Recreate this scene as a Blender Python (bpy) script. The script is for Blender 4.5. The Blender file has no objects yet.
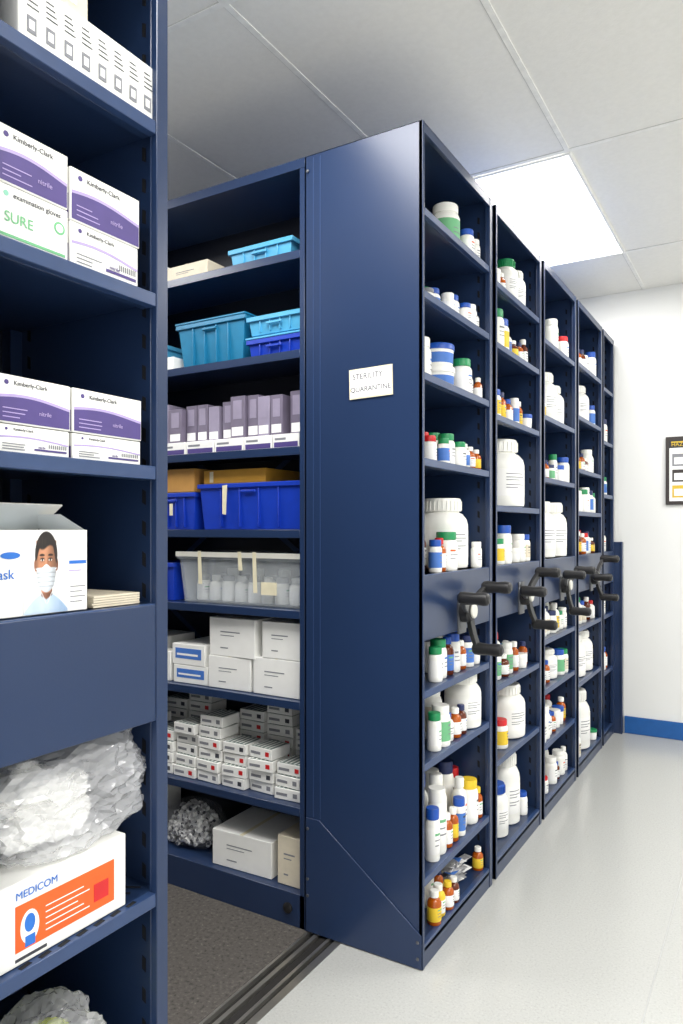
import bpy, bmesh, math, random
from mathutils import Vector, Matrix, Euler, noise
random.seed(7)
sc = bpy.context.scene
try:
    sc.view_settings.view_transform = 'Standard'
except Exception: pass

# ------------------------------------------------------------ materials
def lin(c):
    return tuple(((v/255)/12.92 if v/255 <= .04045 else ((v/255+.055)/1.055)**2.4) for v in c)
MATS = {}
def mat(name, rgb, rough=.5, metal=0, var=.06, nscale=30, bump=0, bscale=200, alpha=None, emit=0, spec=.5, trans=0):
    if name in MATS: return MATS[name]
    m = bpy.data.materials.new(name); m.use_nodes = True
    nt = m.node_tree; b = nt.nodes['Principled BSDF']
    c = lin(rgb)
    tc = nt.nodes.new('ShaderNodeTexCoord')
    n = nt.nodes.new('ShaderNodeTexNoise'); n.inputs['Scale'].default_value = nscale; n.inputs['Detail'].default_value = 3
    nt.links.new(tc.outputs['Object'], n.inputs['Vector'])
    r = nt.nodes.new('ShaderNodeValToRGB')
    r.color_ramp.elements[0].position = .3; r.color_ramp.elements[1].position = .7
    r.color_ramp.elements[0].color = tuple(v*(1-var) for v in c)+(1,)
    r.color_ramp.elements[1].color = tuple(min(1, v*(1+var)) for v in c)+(1,)
    nt.links.new(n.outputs['Fac'], r.inputs['Fac']); nt.links.new(r.outputs['Color'], b.inputs['Base Color'])
    b.inputs['Roughness'].default_value = rough; b.inputs['Metallic'].default_value = metal
    b.inputs['Specular IOR Level'].default_value = spec
    if trans: b.inputs['Transmission Weight'].default_value = trans
    if alpha is not None: b.inputs['Alpha'].default_value = alpha
    if bump:
        n2 = nt.nodes.new('ShaderNodeTexNoise'); n2.inputs['Scale'].default_value = bscale
        nt.links.new(tc.outputs['Object'], n2.inputs['Vector'])
        bp = nt.nodes.new('ShaderNodeBump'); bp.inputs['Strength'].default_value = bump; bp.inputs['Distance'].default_value = .01
        nt.links.new(n2.outputs['Fac'], bp.inputs['Height']); nt.links.new(bp.outputs['Normal'], b.inputs['Normal'])
    if emit:
        b.inputs['Emission Color'].default_value = c+(1,); b.inputs['Emission Strength'].default_value = emit
    MATS[name] = m; return m

mat('blue_paint', (33,51,84), .28, var=.05, nscale=3, bump=.02, bscale=300)
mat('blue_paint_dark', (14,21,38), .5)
mat('blue_paint_light', (46,67,106), .30)
mat('slot_dark', (6,9,16), .8)
mat('wall_white', (232,233,231), .4, var=.015, nscale=2)
mat('ceiling_white', (246,245,240), .8, var=.02, nscale=60, bump=.05, bscale=150)
mat('ceiling_grid', (248,248,244), .7)
mat('ceiling_groove', (205,205,201), .8)
mat('baseboard_blue', (22,88,158), .4)
mat('metal_rail', (190,188,182), .3, metal=.9)
mat('rail_dark', (35,33,32), .6)
mat('white_plastic', (244,244,238), .32, var=.02)
mat('white_plastic2', (222,220,210), .4, var=.02)
mat('white_card', (242,242,238), .6, var=.02)
mat('cream_card', (224,214,192), .6)
mat('kraft', (190,140,70), .7)
mat('envelope', (200,148,50), .7)
mat('purple', (76,62,126), .5)
mat('lilac', (176,160,208), .5)
mat('violet_grey', (112,104,124), .6)
mat('violet_grey2', (146,138,160), .6)
mat('green_lid', (24,140,84), .4)
mat('blue_lid', (24,80,176), .4)
mat('navy_lid', (30,44,92), .4)
mat('red_lid', (206,32,36), .4)
mat('yellow_lab', (236,200,50), .5)
mat('amber', (176,84,12), .15)
mat('amber_dark', (96,38,10), .15)
mat('mint', (140,205,180), .6)
mat('label_white', (246,246,244), .6, var=.01)
mat('label_blue', (70,120,200), .5)
mat('label_green', (110,180,130), .6)
mat('text_dark', (60,62,70), .7)
mat('text_mid', (130,132,138), .7)
mat('black_rubber', (26,26,28), .4)
mat('grey_metal', (110,112,116), .35, metal=.8)
mat('orange', (240,96,32), .5)
mat('teal_tub', (30,120,160), .35)
mat('sky_tub', (80,165,205), .35)
mat('royal_tub', (20,58,176), .35)
mat('mask_print', (222,234,244), .6)
mat('print_blue', (40,110,200), .5)
mat('clear_plastic', (225,232,236), .12, alpha=.24, spec=.6)
mat('clear_film', (240,242,246), .1, alpha=.10, spec=.6)
mat('bag_plastic', (236,238,242), .10, alpha=.34, spec=1.0, bump=.35, bscale=45)
mat('foil', (205,205,207), .35, metal=.55, bump=.6, bscale=90)
mat('yellow_green', (200,215,60), .4)
mat('tape', (228,220,190), .5)
mat('frame_dark', (52,46,44), .5)
mat('poster_yellow', (214,180,50), .5)
mat('poster_dark', (36,38,42), .5)
mat('light_white', (255,255,255), .5, emit=3.5)
mat('green_dk',(120,136,130),.6)
mat('seam_grey',(170,173,173),.3)
mat('opening_frame',(225,225,225),.4)
m=bpy.data.materials.new('portrait_print'); m.use_nodes=True
ca=m.node_tree.nodes.new('ShaderNodeVertexColor'); ca.layer_name='Col'
m.node_tree.links.new(ca.outputs['Color'],m.node_tree.nodes['Principled BSDF'].inputs['Base Color']); m.node_tree.nodes['Principled BSDF'].inputs['Roughness'].default_value=.5
MATS['portrait_print']=m

def speckle(name, base, dark, light, scale, rough, amount=.5, bump=0):
    m = bpy.data.materials.new(name); m.use_nodes=True; nt=m.node_tree; b=nt.nodes['Principled BSDF']
    tc=nt.nodes.new('ShaderNodeTexCoord'); n=nt.nodes.new('ShaderNodeTexNoise'); n.inputs['Scale'].default_value=scale; n.inputs['Detail'].default_value=4
    n.inputs['Roughness'].default_value=.7
    nt.links.new(tc.outputs['Object'], n.inputs['Vector'])
    r=nt.nodes.new('ShaderNodeValToRGB'); cr=r.color_ramp
    cr.elements[0].position=.33; cr.elements[0].color=lin(dark)+(1,)
    cr.elements[1].position=.47; cr.elements[1].color=lin(base)+(1,)
    e=cr.elements.new(.56); e.color=lin(base)+(1,)
    e=cr.elements.new(.7); e.color=lin(light)+(1,)
    nt.links.new(n.outputs['Fac'], r.inputs['Fac']); nt.links.new(r.outputs['Color'], b.inputs['Base Color'])
    b.inputs['Roughness'].default_value=rough
    if bump:
        bp=nt.nodes.new('ShaderNodeBump'); bp.inputs['Strength'].default_value=bump; bp.inputs['Distance'].default_value=.004
        nt.links.new(n.outputs['Fac'], bp.inputs['Height']); nt.links.new(bp.outputs['Normal'], b.inputs['Normal'])
    MATS[name]=m
speckle('vinyl_floor', (178,179,176), (164,165,163), (190,191,188), 160, .20)
speckle('deck_carpet', (82,78,74), (46,43,42), (116,110,104), 90, .85, bump=.6)

# ------------------------------------------------------------ builder
class MB:
    def __init__(s): s.v=[]; s.f=[]; s.m=[]; s.names=[]
    def mi(s,n):
        if n not in s.names: s.names.append(n)
        return s.names.index(n)
    def add(s, vs, fs, m):
        o=len(s.v); s.v+= [tuple(v) for v in vs]
        ml = m if isinstance(m,list) else [m]*len(fs)
        for f,mm in zip(fs,ml):
            s.f.append(tuple(i+o for i in f)); s.m.append(s.mi(mm))
    def box(s,x0,x1,y0,y1,z0,z1,m,rz=0,rot=None):
        vs=[Vector((x,y,z)) for x in (x0,x1) for y in (y0,y1) for z in (z0,z1)]
        if rz or rot:
            c=Vector(((x0+x1)/2,(y0+y1)/2,(z0+z1)/2)); R=(rot or Euler((0,0,rz))).to_matrix()
            vs=[R@(v-c)+c for v in vs]
        s.add(vs,[(0,1,3,2),(4,6,7,5),(0,4,5,1),(2,3,7,6),(0,2,6,4),(1,5,7,3)],m)
    def lathe(s,cx,cy,cz,prof,mats,seg=20,axis='z',cap=True,M=None):
        vs=[];fs=[];ms=[]
        for r,z in prof:
            for i in range(seg):
                a=2*math.pi*i/seg
                p=(r*math.cos(a),r*math.sin(a),z)
                if axis=='x': p=(z,p[0],p[1])
                elif axis=='y': p=(p[1],z,p[0])
                if M is not None: p=tuple(M@Vector(p))
                vs.append((cx+p[0],cy+p[1],cz+p[2]))
        for k in range(len(prof)-1):
            mm=mats[k] if isinstance(mats,list) else mats
            for i in range(seg):
                j=(i+1)%seg
                fs.append((k*seg+i,k*seg+j,(k+1)*seg+j,(k+1)*seg+i)); ms.append(mm)
        if cap:
            fs.append(tuple(reversed(range(seg)))); ms.append(mats[0] if isinstance(mats,list) else mats)
            n=len(prof)-1
            fs.append(tuple(n*seg+i for i in range(seg))); ms.append(mats[-1] if isinstance(mats,list) else mats)
        s.add(vs,fs,ms)
    def prism(s, pts, t, plane, at, m):
        n=len(pts)
        if plane=='yz':
            vs=[(at,a,b) for a,b in pts]+[(at-t,a,b) for a,b in pts]
        else:
            vs=[(a,at,b) for a,b in pts]+[(a,at+t,b) for a,b in pts]
        fs=[tuple(range(n)),tuple(reversed(range(n,2*n)))]+[(i,(i+1)%n,n+(i+1)%n,n+i) for i in range(n)]
        s.add(vs,fs,m)
    def rotz(s,start,cx,cy,a):
        c,si=math.cos(a),math.sin(a)
        for i in range(start,len(s.v)):
            x,y,z=s.v[i]; dx,dy=x-cx,y-cy
            s.v[i]=(cx+dx*c-dy*si,cy+dx*si+dy*c,z)
    def make(s,name,parent=None,bevel=0,seg=2):
        me=bpy.data.meshes.new(name); me.from_pydata(s.v,[],s.f); me.validate()
        for n in s.names: me.materials.append(MATS[n])
        if len(me.polygons)==len(s.m): me.polygons.foreach_set('material_index',s.m)
        bm=bmesh.new(); bm.from_mesh(me); bmesh.ops.recalc_face_normals(bm,faces=bm.faces); bm.to_mesh(me); bm.free()
        me.polygons.foreach_set('use_smooth',[True]*len(me.polygons))
        try: me.set_sharp_from_angle(angle=math.radians(35))
        except Exception: pass
        o=bpy.data.objects.new(name,me); sc.collection.objects.link(o)
        if parent: o.parent=parent
        if bevel:
            b=o.modifiers.new('bevel','BEVEL'); b.width=bevel; b.segments=seg; b.limit_method='ANGLE'; b.angle_limit=math.radians(50)
            b.harden_normals=False
        return o

def empty(name, loc=(0,0,0)):
    e=bpy.data.objects.new(name,None); e.empty_display_size=.05; sc.collection.objects.link(e); return e

def text(txt,size,loc,facing,m,parent,name='printed_text',roll=0,align='LEFT'):
    cu=bpy.data.curves.new('t','FONT'); cu.body=txt; cu.size=size; cu.align_x=align; cu.extrude=.0002
    t=bpy.data.objects.new('t',cu); sc.collection.objects.link(t)
    bpy.context.view_layer.update()
    me=bpy.data.meshes.new_from_object(t.evaluated_get(bpy.context.evaluated_depsgraph_get()))
    bpy.data.objects.remove(t)
    me.materials.clear(); me.materials.append(MATS[m])
    o=bpy.data.objects.new(name,me); sc.collection.objects.link(o)
    R = Euler((math.pi/2,0,math.pi/2)).to_matrix() if facing=='+X' else Euler((math.pi/2,0,0)).to_matrix()
    R = R @ Matrix.Rotation(roll,3,'Z')
    me.transform(Matrix.Translation(loc)@R.to_4x4())
    if parent: o.parent=parent
    return o

# ------------------------------------------------------------ room
CE=2.61; YW=4.55; XR=2.4
mb=MB(); mb.box(-1.085,XR,-1.6,YW,-.05,0,'vinyl_floor'); mb.make('floor')
mb=MB(); mb.box(-4.2,-1.205,-1.6,YW,-.05,0,'deck_carpet'); mb.make('floor_deck')
mb=MB()
mb.box(-1.205,-1.085,-1.6,YW,-.05,-.012,'rail_dark')
for a,b,z,m in ((-1.205,-1.197,0,'metal_rail'),(-1.178,-1.165,-.001,'metal_rail'),(-1.158,-1.138,-.006,'rail_dark'),(-1.133,-1.123,-.001,'metal_rail'),(-1.108,-1.085,0,'metal_rail')):
    mb.box(a,b,-1.6,YW,-.013,z,m)
mb.make('floor_track_rail')
mb=MB(); mb.box(-.283,-.2805,-1.6,YW,.0,.0003,'seam_grey'); mb.make('trim_floor_seam')
mb=MB(); mb.box(-4.2,XR,YW,YW+.1,0,CE,'wall_white'); mb.make('wall_back')
mb=MB(); mb.box(XR,XR+.1,-1.6,YW,0,CE,'wall_white'); mb.make('wall_right')
mb=MB(); mb.box(-4.3,-4.2,-1.6,YW,0,1.1,'wall_white'); mb.box(-4.3,-4.2,-1.6,YW,2.56,CE,'wall_white')  # unseen wall, middle left open so world light reaches the ceiling
for y in (-1.6,1.3,4.4): mb.box(-4.3,-4.2,y,y+.15,1.1,2.56,'wall_white')
mb.make('wall_left')
mb=MB()
for a,b in ((-1.45,1.3),(1.45,4.4)):
    for p,q in ((a,a+.04),((a+b)/2-.02,(a+b)/2+.02),(b-.04,b)): mb.box(-4.27,-4.23,p,q,1.1,2.56,'opening_frame')
    mb.box(-4.27,-4.23,a,b,1.1,1.14,'opening_frame'); mb.box(-4.27,-4.23,a,b,2.52,2.56,'opening_frame')
mb.make('added_light_opening')  # unseen window opening, added so world light brightens the ceiling over the shelving
mb=MB(); mb.box(-.775,XR,YW-.012,YW,0,.10,'baseboard_blue'); mb.make('baseboard_back',bevel=.003)
mb=MB(); mb.box(XR-.012,XR,-1.6,YW-.012,0,.10,'baseboard_blue'); mb.make('baseboard_right',bevel=.003)
mb=MB(); mb.box(-4.3,XR+.1,-1.7,YW+.1,CE,CE+.1,'ceiling_white'); mb.make('ceiling')
mb=MB()
xs=[-.667+.6*k for k in range(-5,6)]; ys=[.30-1.16,.30,1.50,2.74,3.89]
for x in xs:
    mb.box(x-.009,x+.009,-1.6,YW,CE-.003,CE,'ceiling_grid')
    mb.box(x-.0115,x-.009,-1.6,YW,CE-.0015,CE,'ceiling_groove')
for y in ys:
    mb.box(-4.2,XR,y-.009,y+.009,CE-.0028,CE,'ceiling_grid')
    mb.box(-4.2,XR,y-.0115,y-.009,CE-.0015,CE,'ceiling_groove')
mb.make('trim_ceiling_grid')
def troffer(x0,x1,y0,y1,power):
    e=empty('ceiling_light_panel')
    mb=MB(); w=.010
    mb.box(x0,x1,y0,y0+w,CE-.010,CE-.004,'ceiling_grid');mb.box(x0,x1,y1-w,y1,CE-.010,CE-.004,'ceiling_grid')
    mb.box(x0,x0+w,y0+w,y1-w,CE-.010,CE-.004,'ceiling_grid');mb.box(x1-w,x1,y0+w,y1-w,CE-.010,CE-.004,'ceiling_grid')
    mb.make('frame',e)
    mb=MB(); mb.box(x0+w,x1-w,y0+w,y1-w,CE-.008,CE-.004,'light_white'); mb.make('diffuser',e)
    L=bpy.data.lights.new('lamp','AREA'); L.shape='RECTANGLE'; L.size=x1-x0-2*w; L.size_y=y1-y0-2*w; L.energy=power; L.color=(1,.975,.94)
    o=bpy.data.objects.new('lamp',L); o.location=((x0+x1)/2,(y0+y1)/2,CE-.012); sc.collection.objects.link(o); o.parent=e
troffer(-1.255,-.660,2.75,3.88,38)
troffer(-1.255,-.660,.31,1.48,32)
troffer(.55,1.12,2.75,3.88,38)  # from here on: panels out of view, added to brighten the room
troffer(.55,1.12,.31,1.48,38)
troffer(-3.05,-2.48,.31,1.48,32)
troffer(-.65,-.08,-1.45,-.85,30)

# ------------------------------------------------------------ shelving
XF=-.827; DEP=.386; H=2.318; XB=XF-DEP; XL=-3.05; LIP=.02
def end_unit(y0,y1,shelves,e,housing=(.895,1.075),nf=.012):
    mb=MB(); t=.016
    mb.box(XB,XF,y0,y0+t*.4,0,H,'blue_paint')
    mb.box(XB,XF,y1-t*.4,y1,0,H,'blue_paint')
    mb.box(XF-.012,XF+.001,y0,y0+nf,0,H,'blue_paint')
    mb.box(XF-.012,XF+.001,y1-.024,y1,0,H,'blue_paint')
    mb.box(XF-.016,XF-.012,y1-.024,y1-.018,0,H,'blue_paint')
    mb.box(XB,XB+.03,y1-.03,y1-.006,0,H,'blue_paint')
    mb.box(XB,XB+.006,y0,y1,0,H,'blue_paint_dark')
    mb.box(XB,XF,y0,y1,H-.004,H,'blue_paint')
    mb.box(XF-.012,XF,y0,y1,H-.03,H,'blue_paint')
    mb.make('frame_panels',e,bevel=.0012,seg=1)
    mb=MB()
    for z in shelves:
        mb.box(XB+.006,XF-.003,y0+.007,y1-.007,z-.006,z,'blue_paint')
        mb.box(XF-.016,XF-.001,y0+nf,y1-.024,z-LIP,z+.001,'blue_paint_light')
        mb.box(XF-.03,XF-.016,y0+nf,y1-.024,z-LIP,z-LIP+.003,'blue_paint')
    mb.make('shelves',e,bevel=.001,seg=1)
    if housing:
        mb=MB()
        mb.box(XB+.006,XF-.0005,y0+nf,y1-.024,housing[0],housing[1],'blue_paint')
        mb.make('drive_housing',e,bevel=.002)
    mb=MB(); mb.box(XB+.006,XF-.001,y0+nf,y1-.024,0,.055,'blue_paint'); mb.make('plinth',e,bevel=.001)
    mb=MB(); z=.14
    while z<H-.06:
        if not(housing and housing[0]-.02<z<housing[1]) :
            for xx in (XF-.045,XB+.05):
                pts=[(xx-.004,z+.004),(xx+.004,z),(xx+.004,z+.022),(xx-.004,z+.026)]
                mb.prism(pts,.0012,'xz',y1-.0072,'slot_dark')
        z+=.05
    mb.make('slots',e)

def long_bay(y0,y1,shelves,e,both=True):
    mb=MB(); ym=(y0+y1)/2 if both else y0+.01
    for x in (XB-.02,-2.13,XL):
        mb.box(x,x+.018,y0+.004,y1-.004,.0,H,'blue_paint')
        mb.box(x,x+.034 if x<-1.3 else x+.018,y0+.002,y0+.014,.0,H,'blue_paint')
    mb.box(XL,XB,ym-.003,ym+.003,.0,H,'blue_paint_dark')
    mb.box(XL,XB,y0,y1,H-.03,H,'blue_paint')
    mb.box(XL,XB,y0+.002,y1-.002,0,.10,'blue_paint')
    mb.make('rear_frame',e,bevel=.001,seg=1)
    mb=MB()
    for z in shelves:
        mb.box(XL+.018,XB-.02,y0+.003,y1-.003,z-.006,z,'blue_paint')
        mb.box(XL+.018,XB-.02,y0+.002,y0+.016,z-.024,z+.001,'blue_paint')
        mb.box(XL+.018,XB-.02,y1-.016,y1-.002,z-.024,z+.001,'blue_paint')
    mb.make('rear_shelves',e,bevel=.001,seg=1)

def handle(yc,zc,e,a0=0,R=.115):
    mb=MB()
    mb.box(XF-.001,XF+.006,yc-.03,yc+.03,zc-.07,zc+.05,'grey_metal')
    mb.lathe(XF+.006,yc,zc,[(.036,0),(.036,.024),(.030,.032)],'black_rubber',24,'x')
    mb.lathe(XF+.038,yc,zc,[(.022,0),(.022,.006),(.02,.008)],'white_plastic2',24,'x')
    for k in range(3):
        a=a0+k*2*math.pi/3
        dy,dz=math.sin(a),math.cos(a)
        n=6; vs=[];fs=[]
        for i in range(n+1):
            t=i/n; r=.012+t*(R-.012); w=.017-.004*t; xo=XF+.022+.022*t*t
            cy=yc+dy*r; cz=zc+dz*r
            py,pz=dz*w,-dy*w
            vs+=[(xo,cy+py,cz+pz),(xo+.014,cy+py,cz+pz),(xo+.014,cy-py,cz-pz),(xo,cy-py,cz-pz)]
        for i in range(n):
            for j in range(4):
                fs.append((i*4+j,i*4+(j+1)%4,(i+1)*4+(j+1)%4,(i+1)*4+j))
        fs+=[(0,1,2,3),(n*4+3,n*4+2,n*4+1,n*4)]
        mb.add(vs,fs,'grey_metal' if k==2 else 'black_rubber')
        gy,gz=yc+dy*R,zc+dz*R
        mb.lathe(XF+.034,gy,gz,[(.012,0),(.018,.006),(.0195,.02),(.017,.05),(.0195,.076),(.018,.088),(.010,.094)],'black_rubber',20,'x')
    mb.make('handle',e,bevel=.0015,seg=1)

Y0,PW,PP=1.805,.56,.60
C1S=[2.085,1.858,1.633,1.397,1.075,.756,.556,.241,.063]
C2S=[2.06,1.85,1.60,1.285,1.075,.66,.40,.063]
C3S=[2.0,1.68,1.42,1.075,.74,.53,.30,.063]
C4S=[2.02,1.76,1.50,1.29,1.075,.72,.45,.063]
C5S=[2.0,1.70,1.40,1.075,.72,.40,.063]
LONG=[2.045,1.744,1.452,1.2,.955,.68,.36]
lists=[C1S,C2S,C3S,C4S,C5S]
yr=[]
for k,S in enumerate(lists):
    e=empty('mobile_shelving_carriage')
    a=Y0+k*PP; b=a+PW if k<4 else 4.50
    yr.append((a,b))
    end_unit(a,b,S,e)
    long_bay(a,b,LONG,e,both=k<4)
    if k<4: handle((a+b)/2,.955,e,a0=[.95,.75,1.0,.6][k])
    if k==0:
        mb=MB(); yy=Y0-.0008
        for x in (-1.182,-1.158): mb.box(x-.0012,x+.0012,yy,Y0,.345,H-.01,'blue_paint_light')
        for (x,z) in ((-1.2,.11),(-1.2,.16),(-1.2,.31),(-1.2,2.27),(-.84,.03),(-.84,.075)):
            mb.lathe(x,Y0-.0045,z,[(.005,0),(.0045,-.002),(.002,-.003)],'grey_metal',12,'y')
        mb.lathe(-1.275,Y0+.002,.052,[(.016,0),(.016,-.006),(.010,-.010)],'black_rubber',20,'y')
        mb.make('panel_trim',e)
        mb=MB(); mb.prism([(-1.207,.003),(XF-.002,.003),(XF-.002,.094),(-1.16,.342),(-1.207,.342)],.004,'xz',Y0-.0045,'blue_paint')
        mb.make('kick_plate',e,bevel=.0015,seg=2)
        mb=MB(); ym=(a+b)/2-.006
        for (x0,z0,x1,z1) in ((-1.25,1.6,-2.1,1.0),(-2.1,1.6,-1.25,1.0),(-1.25,.95,-2.1,.35),(-2.1,.95,-1.25,.35)):
            L=math.hypot(x1-x0,z1-z0); nx,nz=-(z1-z0)/L*.009,(x1-x0)/L*.009
            mb.prism([(x0+nx,z0+nz),(x1+nx,z1+nz),(x1-nx,z1-nz),(x0-nx,z0-nz)],.002,'xz',ym,'blue_paint_light')
        mb.make('cross_brace',e)
mb=MB(); mb.box(-.86,-.785,4.506,4.536,0,1.13,'blue_paint'); mb.box(-.79,-.78,4.50,4.538,0,1.13,'blue_paint'); mb.make('trim_end_stop',bevel=.002)

LS=[2.10,1.835,1.567,1.298,1.085,.634,.36,.063]
e=empty('mobile_shelving_carriage'); LY0,LY1=.541,.842
end_unit(LY0,LY1,LS,e,housing=(.903,1.085),nf=.009)
mb=MB()
mb.box(XL,XB,LY0,LY0+.006,0,H,'blue_paint'); mb.box(XL,XB,LY0,LY1,H-.03,H,'blue_paint'); mb.box(XL,XL+.018,LY0,LY1,0,H,'blue_paint'); mb.box(XL,XB,LY0,LY1,0,.09,'blue_paint')
for z in LONG: mb.box(XL+.018,XB,LY0+.006,LY1-.002,z-.03,z,'blue_paint')
mb.make('rear_bay',e,bevel=.001,seg=1)
mb=MB()
for i in range(2):
    y=.785+i*.022
    mb.box(-.90,-.86,y,y+.005,.6351,.6355,'slot_dark',rz=.5)
for i in range(7):
    y=.585+i*.03; mb.box(-.839,-.832,y,y+.018,.6351,.6355,'slot_dark',rz=.15)
mb.make('shelf_slots',e)

# ------------------------------------------------------------ bottles
def printed(mb,x,y,z,r,h):
    a0=random.uniform(-.9,.1)
    for q in range(3):
        L=random.uniform(.5,1.0); zz=z+h*(.5-.1*q); n=5; hh=h*(.045 if q==0 else .022)
        vs=[];fs=[]
        for i in range(n+1):
            a=a0+L*i/n
            for d in (0,hh): vs.append((x+(r+.0004)*math.cos(a),y+(r+.0004)*math.sin(a),zz+d))
        for i in range(n): fs.append((2*i,2*i+2,2*i+3,2*i+1))
        mb.add(vs,fs,random.choice(['text_mid','text_mid','label_blue','text_dark','orange','label_green']) if q==0 else 'text_mid')
def jar(mb,x,y,z,r,h,body='white_plastic',lid='white_plastic',label=None,lid2=None,seg=20):
    z+=.0012; lb=label or body
    p=[(r*.93,0),(r,h*.04),(r,h*.14),(r*1.004,h*.141),(r*1.004,h*.62),(r,h*.621),(r,h*.68),(r*.93,h*.75),(r*.80,h*.79),(r*.80,h*.80),(r*.88,h*.803),(r*.88,h*.97),(r*.84,h)]
    m=[body,body,body,lb,body,body,body,body,lid,lid,lid,lid2 or lid]
    mb.lathe(x,y,z,p,m,seg)
    printed(mb,x,y,z,r*1.004,h)
def bottle(mb,x,y,z,r,h,body='amber',lid='white_plastic',label='label_white',seg=16):
    z+=.0012
    p=[(r*.9,0),(r,h*.04),(r,h*.12),(r*1.004,h*.122),(r*1.004,h*.54),(r,h*.542),(r,h*.64),(r*.85,h*.72),(r*.5,h*.78),(r*.5,h*.81),(r*.62,h*.812),(r*.62,h*.98),(r*.55,h)]
    m=[body,body,body,label,body,body,body,body,body,lid,lid,lid]
    mb.lathe(x,y,z,p,m,seg)
    printed(mb,x,y,z,r*1.004,h*.9)
def tub(mb,x,y,z,r,h,body='white_plastic',lid='blue_lid',label='label_white'):
    z+=.0012
    p=[(r*.86,0),(r*.88,h*.03),(r*.89,h*.15),(r*.9,h*.152),(r*.94,h*.6),(r*.93,h*.602),(r*.95,h*.74),(r,h*.745),(r,h*.95),(r*.96,h)]
    m=[body,body,body,label,body,body,lid,lid,lid]
    mb.lathe(x,y,z,p,m,24)
def bigjar(x,y,z,r,h,label='label_white',lid='white_plastic',body='white_plastic',handle_=False):
    mb=MB(); zz=z+.0012
    p=[(r*.88,0),(r*.98,h*.02),(r,h*.06),(r,h*.16),(r*1.004,h*.162),(r*1.004,h*.55),(r,h*.552),(r,h*.62),(r*.95,h*.70),(r*.80,h*.775),(r*.66,h*.80),(r*.66,h*.815),(r*.74,h*.82),(r*.74,h*.97),(r*.70,h)]
    m=[body]*4+[label]+[body]*6+[lid]*3
    mb.lathe(x,y,zz,p,m,32)
    for i in range(28):
        a=2*math.pi*i/28
        cx,cy=x+r*.745*math.cos(a),y+r*.745*math.sin(a)
        mb.box(cx-.002,cx+.002,cy-.0015,cy+.0015,zz+h*.83,zz+h*.96,lid,rz=a)
    rr=r*1.004+.0004
    for q,(u0,u1,zq) in enumerate(((-.9,-.1,.48),(-.9,.0,.43),(-.9,-.3,.39),(-.9,-.05,.32),(-.9,-.4,.28))):
        n=8; vs=[];fs=[]
        for i in range(n+1):
            a=u0+(u1-u0)*i/n
            for d in (0,h*.012): vs.append((x+rr*math.cos(a),y+rr*math.sin(a),zz+h*zq+d))
        for i in range(n): fs.append((2*i,2*i+2,2*i+3,2*i+1))
        mb.add(vs,fs,'text_mid')
    return mb.make('plastic_jar')

lids=['green_lid','blue_lid','white_plastic','navy_lid','white_plastic','blue_lid','green_lid','white_plastic','red_lid']
labs=['label_white','label_white','label_blue','yellow_lab','label_green','label_white','cream_card']
def rnd_item(mb,x,y,z,maxh,dens):
    x+=random.uniform(-.007,.004)
    k=random.random(); hs=min(1.15,maxh/.115)
    if k<.28: jar(mb,x,y,z,random.uniform(.020,.032),random.uniform(.06,.115)*hs,lid=random.choice(lids),label=random.choice(labs))
    elif k<.56: bottle(mb,x,y,z,random.uniform(.016,.025),random.uniform(.06,.105)*hs,'amber' if random.random()<.6 else 'amber_dark',random.choice(['white_plastic','blue_lid','white_plastic','navy_lid']),random.choice(['label_white','label_white','yellow_lab']))
    elif k<.76: bottle(mb,x,y,z,random.uniform(.018,.030),random.uniform(.085,.13)*hs*.95,'white_plastic',random.choice(lids),random.choice(labs))
    elif k<.92: jar(mb,x,y,z,random.uniform(.028,.035),random.uniform(.095,.13)*hs*.95,lid=random.choice(lids))
    else: tub(mb,x,y,z,random.uniform(.026,.032),random.uniform(.04,.07)*hs,lid=random.choice(lids))
def fill(y0,y1,z,maxh,skip=[],dens=.85,xs=(.045,.115,.19,.27)):
    mb=MB()
    for ix,dx in enumerate(xs):
        y=y0+.045+random.uniform(0,.02)
        while y<y1-.05:
            if random.random()<dens and not any(math.hypot(XF-dx-sx,y-sy)<sr+.038 for sx,sy,sr in skip):
                rnd_item(mb,XF-dx,y,z,maxh,dens)
            y+=random.uniform(.064,.074)
    if mb.v: mb.make('medicine_bottles')

W='white_plastic'
def grp(items,back=(.235,.312),z=None,dens=.85,maxh=.13,skip=[]):
    mb=MB()
    for it in items:
        k=it[0]
        {'j':jar,'b':bottle,'t':tub}[k](mb,*it[1:])
        z=it[3] if z is None else z
    pts=[(it[1],it[2],it[4]) for it in items]+skip
    for dx in back:
        y=Y0+.06
        while y<Y0+PW-.05:
            if random.random()<dens and not any(math.hypot(XF-dx-sx,y-sy)<sr+.036 for sx,sy,sr in pts): rnd_item(mb,XF-dx,y,z,maxh,1)
            y+=.074
    return mb.make('medicine_bottles')
z=2.085
grp([('j',-.90,2.135,z,.046,.135,W,W,'label_green'),('j',-.97,2.045,z,.042,.13,W,W,'label_white'),('j',-.87,2.24,z,.026,.09,W,'blue_lid','label_white'),
     ('j',-.985,2.2,z,.03,.11,W,'green_lid','label_white'),('b',-.97,2.30,z,.024,.11,W,'navy_lid','label_white'),('j',-.87,2.305,z,.022,.08,W,W,'label_white')],dens=.7)
z=1.858
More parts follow.
